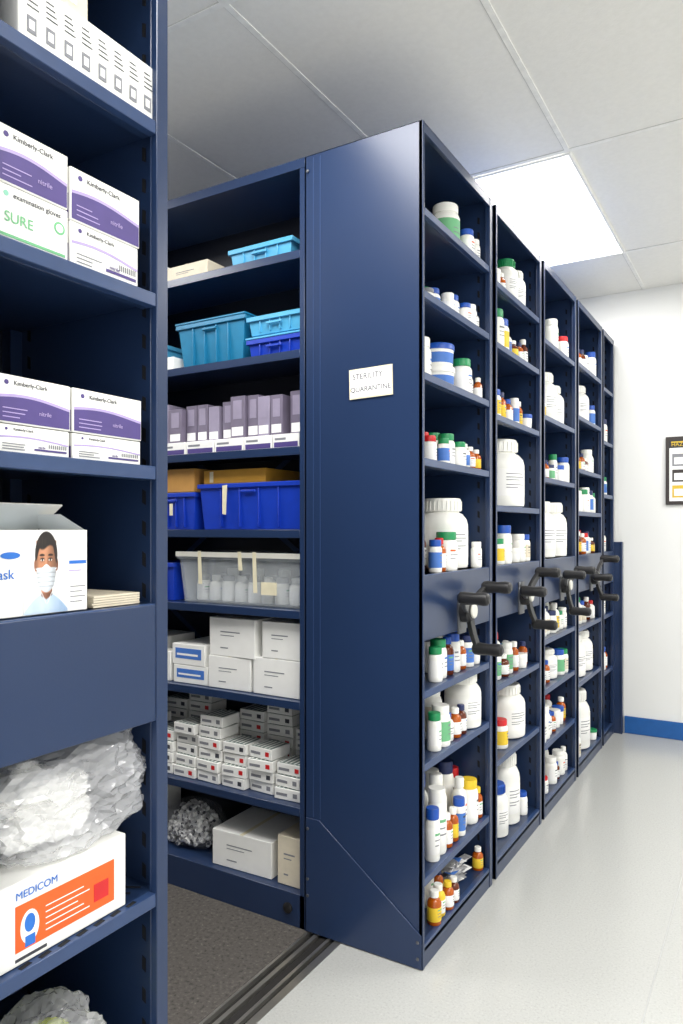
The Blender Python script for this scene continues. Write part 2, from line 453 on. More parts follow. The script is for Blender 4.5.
grp([('j',-.90,1.99,z,.026,.06,W,'text_mid','label_white'),('j',-.91,2.055,z,.026,.08,W,'blue_lid','label_blue'),('j',-.88,2.105,z,.023,.075,W,W,'label_white'),
     ('j',-.89,2.16,z,.026,.085,W,'blue_lid','label_white'),('j',-.865,2.212,z,.022,.07,W,'blue_lid','label_white'),('j',-.87,2.265,z,.025,.08,W,W,'label_white'),
     ('j',-.97,2.12,z,.032,.11,W,'green_lid','label_white'),('j',-.98,2.21,z,.032,.11,W,W,'label_blue'),('b',-.97,2.29,z,.024,.11,'amber',W,'label_white'),('t',-.985,2.035,z,.035,.07),('b',-.87,2.312,z,.016,.075,W,'navy_lid','label_white')])
z=1.633
grp([('t',-.91,2.10,z,.054,.070,W,W,'label_blue'),('t',-.91,2.10,z+.071,.052,.070,W,'blue_lid','label_blue'),('j',-.875,2.208,z,.034,.115,W,'green_lid','label_white'),
     ('j',-.98,2.2,z,.035,.13,W,W,'label_white'),('b',-.885,2.28,z,.022,.095,W,'green_lid','label_white'),('j',-.985,2.29,z,.03,.12,W,'blue_lid','label_white'),('j',-.92,1.985,z,.036,.14,W,W,None),('b',-.86,2.318,z,.015,.075,'amber',W,'label_white')],z=z)
z=1.397
grp([('j',-.90,2.01,z,.024,.085,W,'red_lid','label_white'),('j',-.95,2.065,z,.026,.105,W,'red_lid','label_white'),('j',-.87,2.05,z,.019,.08,W,'green_lid','label_blue'),('j',-.885,2.105,z,.028,.10,W,'green_lid','label_white'),
     ('j',-.865,2.163,z,.023,.08,W,'green_lid','label_white'),('b',-.87,2.214,z,.021,.08,W,W,'label_blue'),('b',-.87,2.264,z,.021,.075,'amber',W,'label_white'),
     ('j',-.96,2.17,z,.03,.115,W,'green_lid','label_white'),('b',-.96,2.25,z,.024,.11,'amber_dark',W,'label_white'),('j',-.96,2.31,z,.024,.10,W,'blue_lid','label_white'),('b',-.865,2.312,z,.018,.07,'amber',W,'yellow_lab')])
z=1.075
bigjar(-.935,2.19,z,.084,.225)
grp([('j',-.86,1.965,z,.02,.095,W,'blue_lid','label_blue'),('b',-.868,2.012,z,.021,.10,'amber','red_lid','label_white'),('j',-.873,2.078,z,.035,.118,W,'green_lid','label_white'),
     ('b',-.94,2.02,z,.024,.13,'amber_dark',W,'label_white'),('j',-.853,2.285,z,.018,.085,W,W,'label_white'),('j',-.95,2.308,z,.026,.12,W,'green_lid','label_white'),('b',-1.05,2.295,z,.03,.17,W,'blue_lid','label_white'),('b',-1.03,2.07,z,.04,.21,'white_plastic2',W,None or 'label_white')],skip=[(-.935,2.19,.084)])
z=.756
grp([('j',-.86,1.965,z,.022,.10,W,'green_lid','label_white'),('j',-.875,2.02,z,.027,.115,W,'green_lid','label_white'),('b',-.87,2.078,z,.021,.115,'amber_dark','blue_lid','label_blue'),
     ('j',-.875,2.13,z,.026,.12,W,'blue_lid','label_white'),('b',-.87,2.184,z,.02,.09,'amber',W,'label_white'),('j',-.87,2.237,z,.026,.10,W,'navy_lid','label_blue'),
     ('j',-.95,2.24,z,.03,.12,W,'blue_lid','label_blue'),('j',-.95,2.16,z,.03,.125,W,W,'label_white'),('j',-.95,2.08,z,.028,.12,W,'navy_lid','label_white'),('j',-.95,2.31,z,.026,.12,'label_blue','blue_lid','label_blue'),('t',-.87,2.298,z,.026,.06)])
z=.556
bigjar(-.89,2.258,z,.060,.175)
grp([('j',-.86,1.958,z,.021,.11,W,'green_lid','label_white'),('j',-.865,2.015,z,.030,.12,W,W,'label_green'),('b',-.86,2.117,z,.020,.09,'amber',W,'label_white'),
     ('j',-.935,2.085,z,.042,.16,W,W,'cream_card'),('b',-.865,2.068,z,.019,.085,W,'blue_lid','label_white'),('b',-.86,2.165,z,.019,.09,'amber_dark','navy_lid','label_white'),('j',-.99,2.185,z,.034,.15,W,W,'label_white')],maxh=.12,skip=[(-.89,2.258,.06)])
z=.241
grp([('j',-.86,1.945,z,.022,.15,W,'blue_lid','label_white'),('j',-.87,2.0,z,.029,.19,W,W,'label_white'),('b',-.86,2.05,z,.019,.1,'amber',W,'label_white'),('b',-.91,2.085,z,.034,.20,W,W,'label_white'),
     ('b',-.86,2.10,z,.018,.10,'amber',W,'yellow_lab'),('j',-.86,2.15,z,.021,.115,W,'blue_lid','label_blue'),('b',-.88,2.203,z,.024,.16,W,W,'label_white'),('j',-.87,2.262,z,.030,.14,W,'yellow_lab','label_white'),
     ('j',-.95,2.25,z,.03,.19,W,'navy_lid','label_white'),('j',-.965,2.17,z,.03,.18,W,W,'yellow_lab'),('b',-.86,2.312,z,.018,.10,'amber','yellow_lab','label_white'),('b',-.93,2.01,z,.026,.22,W,'blue_lid','label_white'),('j',-.95,2.315,z,.024,.15,W,'red_lid','label_white')],maxh=.17)
z=.063
grp([('b',-.85,1.935,z,.021,.095,'amber',W,'yellow_lab'),('b',-.86,1.985,z,.022,.09,'yellow_lab',W,'label_white'),('b',-.85,2.035,z,.019,.08,'amber','yellow_lab','label_white'),('j',-.915,2.02,z,.025,.13,W,W,'label_white'),
     ('b',-.86,2.318,z,.018,.075,'amber',W,'yellow_lab'),('j',-.92,1.96,z,.025,.14,W,'green_lid','label_white'),('b',-.85,2.08,z,.018,.075,'amber_dark',W,'label_white'),('b',-.90,2.075,z,.018,.09,'amber','navy_lid','yellow_lab')],back=(.312,))
mb=MB(); z=.0645
mb.box(-1.01,-.945,2.11,2.20,z,z+.11,'label_white',rz=.1); mb.box(-.9435,-.943,2.12,2.19,z+.03,z+.05,'label_blue',rz=.1); mb.box(-.9435,-.943,2.12,2.19,z+.07,z+.075,'text_mid',rz=.1)
mb.box(-1.01,-.945,2.225,2.31,z,z+.125,'cream_card',rz=-.1); mb.box(-.9435,-.943,2.24,2.30,z+.05,z+.09,'green_dk',rz=-.1)
mb.make('medicine_cartons',bevel=.0015)
mb=MB()
for i in range(26):
    x=-.890-random.uniform(-.010,.008); y=2.148+random.uniform(0,.11)
    mb.box(x-.016,x+.016,y-.024,y+.024,z+.008+.0024*i,z+.0095+.0024*i,['foil','foil','label_white','label_blue','foil'][i%5],rot=Euler((random.uniform(-.15,.15),random.uniform(-.15,.15),random.uniform(-.6,.6))))
mb.make('blister_pack_pile',bevel=.0006,seg=1)

def fs(k,zi,skip=[],dens=.85,top=None):
    S=lists[k]; z=S[zi]; nxt=([H]+S)[zi]
    fill(yr[k][0],yr[k][1],z,min(.135,nxt-z-.05),skip,dens)
def bj(k,zi,dx,dy,r,h,**kw):
    bigjar(XF-dx,yr[k][0]+dy,lists[k][zi],r,h,**kw); return (XF-dx,yr[k][0]+dy,r)
s=[bj(1,0,.06,.28,.048,.16,lid='green_lid'),bj(1,0,.06,.39,.044,.15)]; fs(1,0,s,.6)
fs(1,1); fs(1,2,[],.8)
s=[bj(1,3,.11,.33,.105,.26)]; fs(1,3,s,.7)
fs(1,4,[],.95)
fs(1,5,[],.95)
s=[bj(1,6,.09,.36,.08,.20)]; fs(1,6,s,.9)
s=[bj(1,7,.08,.22,.05,.19,lid='blue_lid'),bj(1,7,.09,.36,.06,.27)]; fs(1,7,s,.9)
fs(2,0,[],.7)
s=[bj(2,1,.09,.26,.075,.22),bj(2,1,.09,.42,.065,.19)]; fs(2,1,s,.3)
fs(2,2,[],.8)
s=[bj(2,3,.10,.23,.085,.25),bj(2,3,.09,.41,.08,.25)]; fs(2,3,s,.6)
fs(2,4,[],.95)
s=[bj(2,5,.08,.30,.055,.13)]; fs(2,5,s,.9)
fs(2,6); fs(2,7)
fs(3,0,[],.6); s=[bj(3,1,.09,.3,.075,.19)]; fs(3,1,s,.5); fs(3,2,[],.8); fs(3,3); fs(3,4,[],.85); fs(3,5)
s=[bj(3,6,.10,.22,.085,.21),bj(3,6,.10,.41,.08,.21)]; fs(3,6,s,.5); s=[bj(3,7,.09,.3,.08,.3)]; fs(3,7,s,.7)
for i in range(0,6,1): fs(4,i,[],.5)

# ------------------------------------------------------------ near-left contents
X1=-.840
def ell(cy,cz,ry,rz,n=24,a0=0,a1=2*math.pi):
    return [(cy+ry*math.cos(a0+(a1-a0)*i/n),cz+rz*math.sin(a0+(a1-a0)*i/n)) for i in range(n+(0 if abs(a1-a0-2*math.pi)<1e-6 else 1))]
def glove_box(y0,y1,z,h,depth=.24,x1=X1,scheme='purple',name='glove_box',txt='Kimberly-Clark'):
    e=empty(name); z+=.0012; w=y1-y0
    mb=MB(); mb.box(x1-depth,x1,y0,y1,z,z+h,'white_card'); mb.make('carton',e,bevel=.0015)
    mb=MB(); x=x1+.0006
    c1='purple' if scheme!='green' else 'mint'; c2='lilac' if scheme!='green' else 'label_green'
    n=14
    if scheme=='purple':
        pts=[(y0+.002,z+.002),(y1-.002,z+.002)]+[(y1-.002-(w-.004)*i/n, z+h*(.46+.10*math.sin(i/n*3.1-.4))) for i in range(n+1)]
        mb.prism(pts,.0004,'yz',x,c1)
    if scheme!='green':
        pts2=[(y0+.002+(w-.004)*i/n, z+h*(.46+.10*math.sin((1-i/n)*3.1-.4))) for i in range(n+1)]
        pts2+= [(p[0],p[1]+h*.06) for p in reversed(pts2)]
        mb.prism(pts2,.0004,'yz',x+.0001,c2)
        for k in range(3):
            yy=y0+w*.08
            mb.box(x,x+.0005,yy,yy+w*random.uniform(.2,.4),z+h*(.12+.09*k),z+h*(.12+.09*k)+.0012,'lilac' if scheme!='pale' else 'text_mid')
    if scheme=='pale':
        mb.box(x,x+.0005,y0+w*.5,y1-.005,z+h*.15,z+h*.22,'purple')
        for k in range(9): mb.box(x,x+.0005,y1-w*.3+k*w*.03,y1-w*.3+k*w*.03+w*.012,z+h*.28,z+h*.42,'text_mid')
    if scheme=='green':
        mb.box(x,x+.0005,y0+w*.05,y1-w*.05,z+h*.08,z+h*.13,'label_green')
        mb.prism(ell(y1-w*.13,z+h*.6,h*.12,h*.12),.0004,'yz',x,'label_green'); mb.prism(ell(y1-w*.13,z+h*.6,h*.08,h*.08),.0004,'yz',x+.0002,'label_white')
    mb.box(x1-depth+.004,x1-.004,y0-.0006,y0-.0001,z+.002,z+h*.5,c1)
    mb.box(x1-depth*.8,x1-depth*.2,y0+w*.35,y0+w*.65,z+h+.0001,z+h+.0006,c2)
    mb.make('print',e)
    text(txt,h*.13,(x1+.0007,y0+w*.22,z+h*.80),'+X','text_dark',e)
    mb=MB(); mb.prism(ell(y0+w*.13,z+h*.84,h*.05,h*.05),.0004,'yz',x1+.0006,c1); mb.make('emblem',e)
    if scheme!='green': text('nitrile',h*.13,(x1+.0012,y0+w*.55,z+h*.24),'+X','lilac' if scheme=='purple' else 'purple',e)
    else: text('SURE',h*.26,(x1+.0012,y0+w*.1,z+h*.35),'+X','label_green',e)
    return e
z=1.567
glove_box(.556,.664,z,.072,scheme='green',txt='examination gloves')
glove_box(.556,.664,z+.0735,.074)
glove_box(.668,.792,z,.062,scheme='pale'); glove_box(.668,.795,z+.0635,.074)
z=1.298
glove_box(.556,.666,z,.036,scheme='pale'); glove_box(.556,.668,z+.0375,.062,scheme='purple')
glove_box(.672,.797,z,.036,scheme='pale'); glove_box(.672,.799,z+.0375,.062,scheme='purple')
e=empty('supply_carton'); z=1.837
mb=MB(); mb.box(X1-.2,X1+.004,.585,.838,z,z+.084,'white_card'); mb.make('carton',e,bevel=.002)
mb=MB(); x=X1+.0046
for i in range(8):
    y=.597+i*.029
    mb.box(x,x+.0005,y,y+.014,z+.012,z+.034,'text_mid')
    for k in range(4): mb.box(x,x+.0005,y,y+.018-.002*k,z+.046+k*.007,z+.0474+k*.007,'text_dark')
    mb.box(x+.0001,x+.0007,y+.003,y+.011,z+.017,z+.029,'label_white')
mb.make('print',e)
e=empty('supply_carton')
mb=MB(); mb.box(X1-.2,X1-.002,.56,.70,z+.0855,z+.15,'cream_card'); mb.make('carton',e,bevel=.002)
mb=MB()
for i in range(3): mb.box(X1-.0018,X1-.0012,.57+i*.045,.59+i*.045,z+.098,z+.135,'white_card')
mb.make('print',e)

# mask box
e=empty('face_mask_box'); z=1.0872; hh=.113; x=X1
y0,y1=.553,.697
mb=MB(); t=.0015
mb.box(x-.11,x,y0,y1,z,z+t,'white_card'); mb.box(x-t,x,y0,y1,z,z+hh,'white_card'); mb.box(x-.11,x-.11+t,y0,y1,z,z+hh,'white_card')
mb.box(x-.11,x,y0,y0+t,z,z+hh,'white_card'); mb.box(x-.11,x,y1-t,y1,z,z+hh,'white_card')
mb.box(x-.108,x-.002,y0+.003,y1-.003,z+.002,z+hh*.85,'mask_print')
mb.add([(x-.11,y0,z+hh),(x-.11,y1,z+hh),(x-.045,y1-.006,z+hh+.035),(x-.045,y0+.004,z+hh+.035),(x-.112,y0,z+hh),(x-.112,y1,z+hh),(x-.047,y1-.006,z+hh+.037),(x-.047,y0+.004,z+hh+.037)],
  [(0,1,2,3),(7,6,5,4),(0,4,5,1),(1,5,6,2),(2,6,7,3),(3,7,4,0)],'white_card')
mb.add([(x-.105,y1,z+hh),(x-.005,y1,z+hh),(x-.02,y1-.03,z+hh+.022),(x-.09,y1-.03,z+hh+.022)],[(0,1,2,3)],'white_card')
mb.make('carton',e,bevel=.0005,seg=1)
xx=x+.0008
def sm(e0,e1,v):
    t=max(0,min(1,(v-e0)/(e1-e0))); return t*t*(3-2*t)
def mixc(a,b,t): return tuple(a[i]*(1-t)+b[i]*t for i in range(3))
def shade(c,k): return tuple(min(255,v*k) for v in c)
def eld(u,v,cu,cv,ru,rv): return math.hypot((u-cu)/ru,(v-cv)/rv)
def portrait(u,v):
    c=(244,245,246)
    sh=.52-.42*abs(u)**1.7-.05*abs(u)
    k=sm(sh+.03,sh-.03,v)*sm(1.0,.96,abs(u)); coat=mixc((196,214,232),(150,176,206),sm(-.2,.9,u)+.2*noise.noise(Vector((u*5,v*3,1))))
    c=mixc(c,coat,k)
    k=sm(.27,.22,abs(u-.02))*sm(.9,.8,v)*sm(.30,.36,v+abs(u)*-.4); c=mixc(c,mixc((140,92,70),(96,60,44),sm(-.1,.2,u)),k)
    k=sm(.03,.0,abs(abs(u-.02)-(v-.22)*.75-.02))*sm(.55,.48,v)*sm(.2,.25,v); c=mixc(c,(230,238,246),k)
    k=sm(1.04,.97,eld(u,v,0,1.40,.50,.56)); c=mixc(c,(30,24,22),k)
    for s in (-1,1):
        k=sm(1.1,.85,eld(u,v,s*.47,1.17,.075,.16)); c=mixc(c,(150,98,74) if s<0 else (112,70,52),k)
    w=.455 if v>1.1 else .455-.28*((1.1-v)/.62)**1.8
    inside=sm(.02,-.02,abs(u)-w)*sm(.47,.52,v)*sm(1.78,1.72,v)
    sk=(182,126,94); sk=shade(sk,1.08-.42*sm(-.15,.5,u)-.25*sm(-.28,-.46,u)+.04*noise.noise(Vector((u*6,v*6,0))))
    sk=mixc(sk,(212,158,122),.5*sm(.3,0,math.hypot(u+.08,v-1.52)))
    c=mixc(c,sk,inside)
    hl=1.58+.05*math.sin(u*9)-.35*sm(.28,.46,abs(u))
    k=sm(hl-.03,hl+.04,v)*sm(1.04,.98,eld(u,v,0,1.40,.50,.56)); hc=mixc((34,27,25),(72,58,50),max(0,noise.noise(Vector((u*14,v*5,3))))*1.2*sm(.3,-.3,u)); c=mixc(c,hc,k)
    for s in (-1,1):
        c=mixc(c,(120,76,56),.45*sm(1.2,.2,eld(u,v,s*.19,1.30,.15,.09)))
        c=mixc(c,(40,28,24),.95*sm(1.1,.7,eld(u,v+.06*abs(u-s*.19),s*.19,1.405,.13,.032)))
        c=mixc(c,(232,224,216),sm(1.1,.8,eld(u,v,s*.18,1.285,.085,.034)))
        c=mixc(c,(34,22,18),sm(1.15,.8,eld(u,v,s*.18,1.29,.040,.038)))
        c=mixc(c,(36,24,20),.9*sm(.026,.0,abs(v-(1.322-2.4*(u-s*.18)**2)))*sm(.11,.08,abs(u-s*.18)))
    c=mixc(c,(216,166,132),.5*sm(.05,.0,abs(u+.015))*sm(1.4,1.3,v)*sm(1.02,1.1,v))
    c=mixc(c,(120,76,56),.5*sm(.05,.0,abs(u-.075))*sm(1.36,1.26,v)*sm(1.02,1.1,v))
    top=1.10+.08*sm(.22,0,abs(u)); bot=.50+.22*(abs(u)/.4)**2; mw=.43-.10*sm(1.0,.5,v)
    k=sm(top+.012,top-.012,v)*sm(bot-.015,bot+.015,v)*sm(mw+.015,mw-.015,abs(u))
    mc=shade((228,236,246),1.02-.30*sm(0,.45,u)-.14*sm(-.2,-.45,u)-.14*sm(.75,.5,v))
    for q in (.98,.87,.76,.65): mc=shade(mc,1-.20*sm(.024,0,abs(v-q+.05*u*u)))
    c=mixc(c,mc,k)
    for s in (-1,1):
        c=mixc(c,(238,240,244),.9*sm(.014,.006,abs(v-(1.06+.25*(abs(u)-.40))))*sm(.36,.40,s*u)*sm(.50,.46,s*u))
    return c
gx,gz=90,160; cy=.629; hw=.0345; SC=.110/1.98
vs=[];cols=[];fsx=[]
for j in range(gz+1):
    for i in range(gx+1):
        u=-1+2*i/gx; v=1.98*j/gz; vs.append((xx,cy+u*hw,z+.0015+v*SC))
        cc=lin(portrait(u,v)); cols+= [*cc,1]
for j in range(gz):
    for i in range(gx):
        a=j*(gx+1)+i; fsx.append((a,a+1,a+gx+2,a+gx+1))
me=bpy.data.meshes.new('portrait_print'); me.from_pydata(vs,[],fsx); me.materials.append(MATS['portrait_print'])
at=me.color_attributes.new('Col','FLOAT_COLOR','POINT'); at.data.foreach_set('color',cols)
o=bpy.data.objects.new('portrait_print',me); sc.collection.objects.link(o); o.parent=e
mb=MB()
mb.prism(ell(.576,z+.080,.014,.0045),.0006,'yz',xx,'print_blue')
for k in range(4): mb.box(x,xx,.668,.693-.006*(k%2),z+.034-.007*k,z+.0352-.007*k,'text_mid')
mb.box(x,xx,.666,.694,z+.066,z+.0705,'print_blue'); mb.box(x,xx,.666,.686,z+.056,z+.0575,'lilac')
mb.make('print',e)
text('ask',.018,(xx,.558,z+.050),'+X','print_blue',e)
mb=MB()
for i in range(5): mb.box(-.96+random.uniform(-.003,.003),-.845,.712,.80,1.0872+i*.0035,1.090+i*.0035,'cream_card',rz=random.uniform(-.04,.04))
mb.make('card_stack')

e=empty('supply_carton'); z=.6362
mb=MB(); mb.box(X1-.25,X1,.556,.768,z,z+.108,'white_card'); mb.make('carton',e,bevel=.002)
mb=MB(); x=X1+.0006
mb.box(X1,x,.583,.745,z+.018,z+.078,'orange')
mb.prism(ell(.604,z+.045,.014,.022),.0004,'yz',x+.0003,'label_white'); mb.prism(ell(.604,z+.05,.008,.012),.0004,'yz',x+.0005,'print_blue')
mb.box(x,x+.0005,.597,.612,z+.02,z+.034,'print_blue')
for k in range(5): mb.box(x,x+.0005,.628,.70-.01*(k%3),z+.028+.008*k,z+.0292+.008*k,'label_white')
mb.box(X1,x,.583,.63,z+.006,z+.010,'text_dark')
mb.box(x,x+.0005,.708,.734,z+.03,z+.055,'red_lid')
mb.make('print',e)
text('MEDICOM',.014,(x+.0004,.583,z+.086),'+X','print_blue',e)

def crumple(name,c,rad,m,seed,amp=.25,sub=5,zmin=None,ridge=.3,zmax=None,flat=False,ymax=None,ymin=None):
    bm=bmesh.new(); bmesh.ops.create_icosphere(bm,subdivisions=sub,radius=1)
    for v in bm.verts:
        n=v.co.normalized()
        q=n+.3*noise.noise_vector(n*2.3+Vector((seed,seed,0)))
        vd=noise.voronoi(q*3.2+Vector((0,0,seed)))[0]
        vd2=noise.voronoi(q*8+Vector((seed,0,0)))[0]
        cr=(vd[1]-vd[0]); cr2=(vd2[1]-vd2[0])
        d=1+amp*(noise.noise(n*1.6+Vector((seed,0,0)))-ridge*min(cr,.6)-ridge*.5*min(cr2,.5)+.25)
        sp=(abs(n.x)**3+abs(n.y)**3+abs(n.z)**3)**(-1/3)
        v.co=Vector((n.x*rad[0]*d*sp,n.y*rad[1]*d*sp,n.z*rad[2]*d*sp))+Vector(c)
        if zmin is not None and v.co.z<zmin: v.co.z=zmin+.0005*abs(noise.noise(v.co*30))
        if zmax is not None and v.co.z>zmax: v.co.z=zmax-.0005*abs(noise.noise(v.co*30))
        if ymax is not None and v.co.y>ymax: v.co.y=ymax-.001*abs(noise.noise(v.co*30))
        if ymin is not None and v.co.y<ymin: v.co.y=ymin+.001*abs(noise.noise(v.co*30))
    me=bpy.data.meshes.new(name); bm.to_mesh(me); bm.free()
    me.materials.append(MATS[m]); me.polygons.foreach_set('use_smooth',[not flat]*len(me.polygons))
    o=bpy.data.objects.new(name,me); sc.collection.objects.link(o); return o
e=empty('plastic_bag_of_gauze')
o=crumple('bag',(-.935,.705,.815),(.100,.150,.076),'bag_plastic',3.3,.26,5,zmin=.7460,ridge=.8,zmax=.897,flat=True,ymax=.833,ymin=.553); o.parent=e
mb=MB()
for i,(gy,gz_,gx_) in enumerate(((.62,.785,-.985),(.685,.785,-.99),(.655,.84,-.99))):
    mb.lathe(gx_,gy,gz_,[(.026,0),(.030,.004),(.030,.07),(.026,.075)],'white_card',20,'x')
mb.make('gauze_rolls',e,bevel=.002)
o=crumple('inner_wrap',(-.93,.665,.80),(.062,.09,.046),'white_card',6.3,.2,5,zmin=.7475,ridge=.9,flat=True); o.parent=e
e=empty('supply_bag'); o=crumple('bag',(-.93,.68,.425),(.075,.09,.060),'bag_plastic',5.1,.3,5,zmin=.362,ridge=.7,flat=True,ymin=.55,ymax=.78); o.parent=e
o=crumple('contents',(-.93,.67,.415),(.05,.06,.045),'yellow_green',2.1,.3,4,zmin=.3635,flat=True); o.parent=e

# ------------------------------------------------------------ long-bay contents (facing -Y)
YF=Y0+.03
def carton(x0,x1,z,h,d=.2,m='white_card',y=YF,name='supply_carton',style=0,rz=0):
    e=empty(name)
    z+=.0012; w=x1-x0; mb=MB(); mb.box(x0,x1,y,y+d,z,z+h,m)
    cx,cy=(x0+x1)/2,y+d/2
    if rz: mb.rotz(0,cx,cy,rz)
    mb.make('carton',e,bevel=.0015)
    mb=MB(); yy=y-.0006
    if style==0:
        mb.box(x0+w*.25,x0+w*.68,yy,y,z+h*.62,z+h*.65,'text_mid')
        mb.box(x0+w*.25,x0+w*.55,yy,y,z+h*.53,z+h*.55,'text_mid')
        mb.box(x0+w*.25,x0+w*.42,yy,y,z+h*.2,z+h*.23,'text_mid')
        mb.box(x0+w*.47,x0+w*.53,y,y+d,z+h,z+h+.0004,'tape')
    elif style==1:
        mb.box(x0+w*.1,x1-w*.1,yy,y,z+h*.05,z+h*.26,'label_white'); mb.box(x0+w*.2,x1-w*.2,yy,y,z+h*.45,z+h*.9,'violet_grey2')
    elif style==2:
        mb.box(x0+w*.05,x1-w*.05,yy,y,z+h*.1,z+h*.45,'purple'); mb.box(x0+w*.08,x0+w*.5,yy,y,z+h*.6,z+h*.75,'text_mid')
    elif style==3:
        mb.box(x0+w*.08,x0+w*.5,yy,y,z+h*.35,z+h*.6,'text_mid'); mb.box(x0+w*.72,x0+w*.88,yy,y,z+h*.3,z+h*.7,random.choice(['text_dark','red_lid','text_mid']))
        mb.box(x0+w*.06,x1-w*.06,y+.004,y+d-.004,z+h,z+h+.0005,'green_dk')
        for i in range(5):
            xx=x0+w*(.1+.17*i); mb.box(xx,xx+w*.06,y+.008,y+d-.01,z+h+.0005,z+h+.001,'white_card')
    elif style==4:
        mb.box(x0+w*.1,x1-w*.1,yy,y,z+h*.3,z+h*.8,'label_blue'); mb.box(x0+w*.15,x1-w*.2,yy-.0003,y,z+h*.45,z+h*.55,'label_white')
    elif style==9:
        mb.box(x0+w*.1,x0+w*.16,yy,y,z+h*.1,z+h*.9,'tape')
    if rz: mb.rotz(0,cx,cy,rz)
    mb.make('print',e); return e
def bin_(x0,x1,z,h,m,d=.22,y=YF,name='storage_bin',taper=.93,lid=None):
    e=empty(name); z+=.0012; mb=MB(); cx,cy=(x0+x1)/2,y+d/2; a,b=(x1-x0)/2-.006,d/2-.006
    def ring(s,zz): return [(cx-a*s,cy-b*s,zz),(cx+a*s,cy-b*s,zz),(cx+a*s,cy+b*s,zz),(cx-a*s,cy+b*s,zz)]
    vs=ring(taper,z)+ring(1,z+h)+ring(.965,z+h)+ring(taper*.965,z+.004)
    fs=[(3,2,1,0)]+[(i,(i+1)%4,4+(i+1)%4,4+i) for i in range(4)]+[(4+i,4+(i+1)%4,8+(i+1)%4,8+i) for i in range(4)]+[(8+i,8+(i+1)%4,12+(i+1)%4,12+i) for i in range(4)]+[(12,13,14,15)]
    mb.add(vs,fs,m)
    r=.006
    for (p,q,u,v) in ((cx-a-r,cx+a+r,cy-b-r,cy-b),(cx-a-r,cx+a+r,cy+b,cy+b+r),(cx-a-r,cx-a,cy-b,cy+b),(cx+a,cx+a+r,cy-b,cy+b)):
        mb.box(p,q,u,v,z+h-.014,z+h+.001,m)
    if name=='storage_bin':
        for k in range(1,5):
            xx=cx-a*taper+2*a*taper*k/5
            mb.box(xx-.002,xx+.002,cy-b-.003,cy-b*.9,z+.008,z+h-.014,m)
        mb.box(cx-.03,cx+.03,cy-b-.009,cy-b-.003,z+h-.03,z+h-.022,m)
    mb.make('tub',e,bevel=.0018)
    if lid:
        mb=MB(); mb.box(cx-a-r-.002,cx+a+r+.002,cy-b-r-.002,cy+b+r+.002,z+h+.001,z+h+.008,lid); mb.box(cx-a*.85,cx+a*.85,cy-b*.8,cy+b*.8,z+h+.008,z+h+.012,lid); mb.make('lid',e,bevel=.002)
    return e
z=LONG[0]; carton(-1.83,-1.64,z,.065,m='cream_card',y=YF+.02); carton(-2.05,-1.86,z,.09,m='white_card')
bin_(-1.535,-1.28,z,.062,'sky_tub',d=.17)
z=LONG[1]; bin_(-1.765,-1.465,z,.150,'teal_tub',lid='teal_tub',taper=.88); bin_(-1.46,-1.24,z,.06,'royal_tub',lid='sky_tub',d=.2); bin_(-1.46,-1.24,z+.075,.058,'sky_tub',d=.2)
carton(-1.86,-1.775,z,.05); bin_(-2.1,-1.88,z,.12,'sky_tub')
z=LONG[2]
x=-2.08
while x<-1.27:
    w=random.uniform(.11,.13)
    if x+w>-1.25: w=-1.25-x
    carton(x,x+w-.004,z,.045,d=.1,style=2,name='glove_box'); x+=w
x=-2.08; i=0
while x<-1.29:
    w=.05 if i%5 else .062
    carton(x,x+w-.004,z+.0465,random.choice([.115,.125,.135]),d=.22,m='violet_grey' if i%4 else 'violet_grey2',style=1,y=YF+random.choice([.01,.02,.03]),name='glove_box'); x+=w+(.012 if i%5==3 else 0); i+=1
z=LONG[3]
bin_(-1.90,-1.68,z,.125,'royal_tub'); bin_(-1.668,-1.238,z,.15,'royal_tub',d=.23)
carton(-1.66,-1.40,z+.153,.045,m='envelope',d=.2,y=YF+.025,style=9,name='padded_envelope'); carton(-1.92,-1.69,z+.128,.08,m='kraft',d=.2,y=YF+.01,style=9,name='cardboard_box')
e=empty('paper_strip'); mb=MB(); mb.prism([(-1.555,1.345),(-1.535,1.347),(-1.54,1.25),(-1.555,1.252)],.0008,'xz',YF-.004,'tape'); mb.prism([(-1.79,1.29),(-1.775,1.29),(-1.775,1.25),(-1.79,1.25)],.0008,'xz',YF-.004,'tape'); mb.make('strip',e)
z=LONG[4]; bin_(-1.95,-1.775,z,.13,'royal_tub')
e=bin_(-1.76,-1.238,z,.160,'clear_plastic',d=.24,lid=None,name='clear_storage_bin')
mb=MB(); mb.box(-1.762,-1.236,YF-.002,YF+.242,z+.163,z+.172,'clear_plastic'); mb.box(-1.762,-1.236,YF-.004,YF-.002,z+.155,z+.172,'white_plastic2'); mb.make('lid',e,bevel=.002)
mb=MB()
for (x,l) in ((-1.66,.11),(-1.49,.06),(-1.43,.13)):
    mb.prism([(x,z+.175),(x+.014,z+.175),(x+.02,z+.175-l),(x+.004,z+.175-l)],.0008,'xz',YF-.006,'tape')
mb.box(-1.40,-1.34,YF+.0,YF+.003,z+.04,z+.08,'tape')
mb.make('tape',e)
mb=MB()
for i in range(8):
    for j in range(2):
        (bottle if (i+j)%2 else jar)(mb,-1.69+i*.055,YF+.06+j*.09,z+.006,.023,.085+.02*((i*j)%2),'white_plastic',['text_mid','white_plastic'][i%2],'label_white')
mb.make('contents',e)
z=LONG[5]
carton(-1.845,-1.79,z,.10); carton(-2.07,-1.86,z,.14)
carton(-1.775,-1.625,z,.06,style=4,name='medicine_box',rz=.02); carton(-1.78,-1.635,z+.0615,.07,style=4,name='medicine_box')
carton(-1.618,-1.445,z,.105,rz=.02); carton(-1.612,-1.42,z+.1065,.125,rz=-.03)
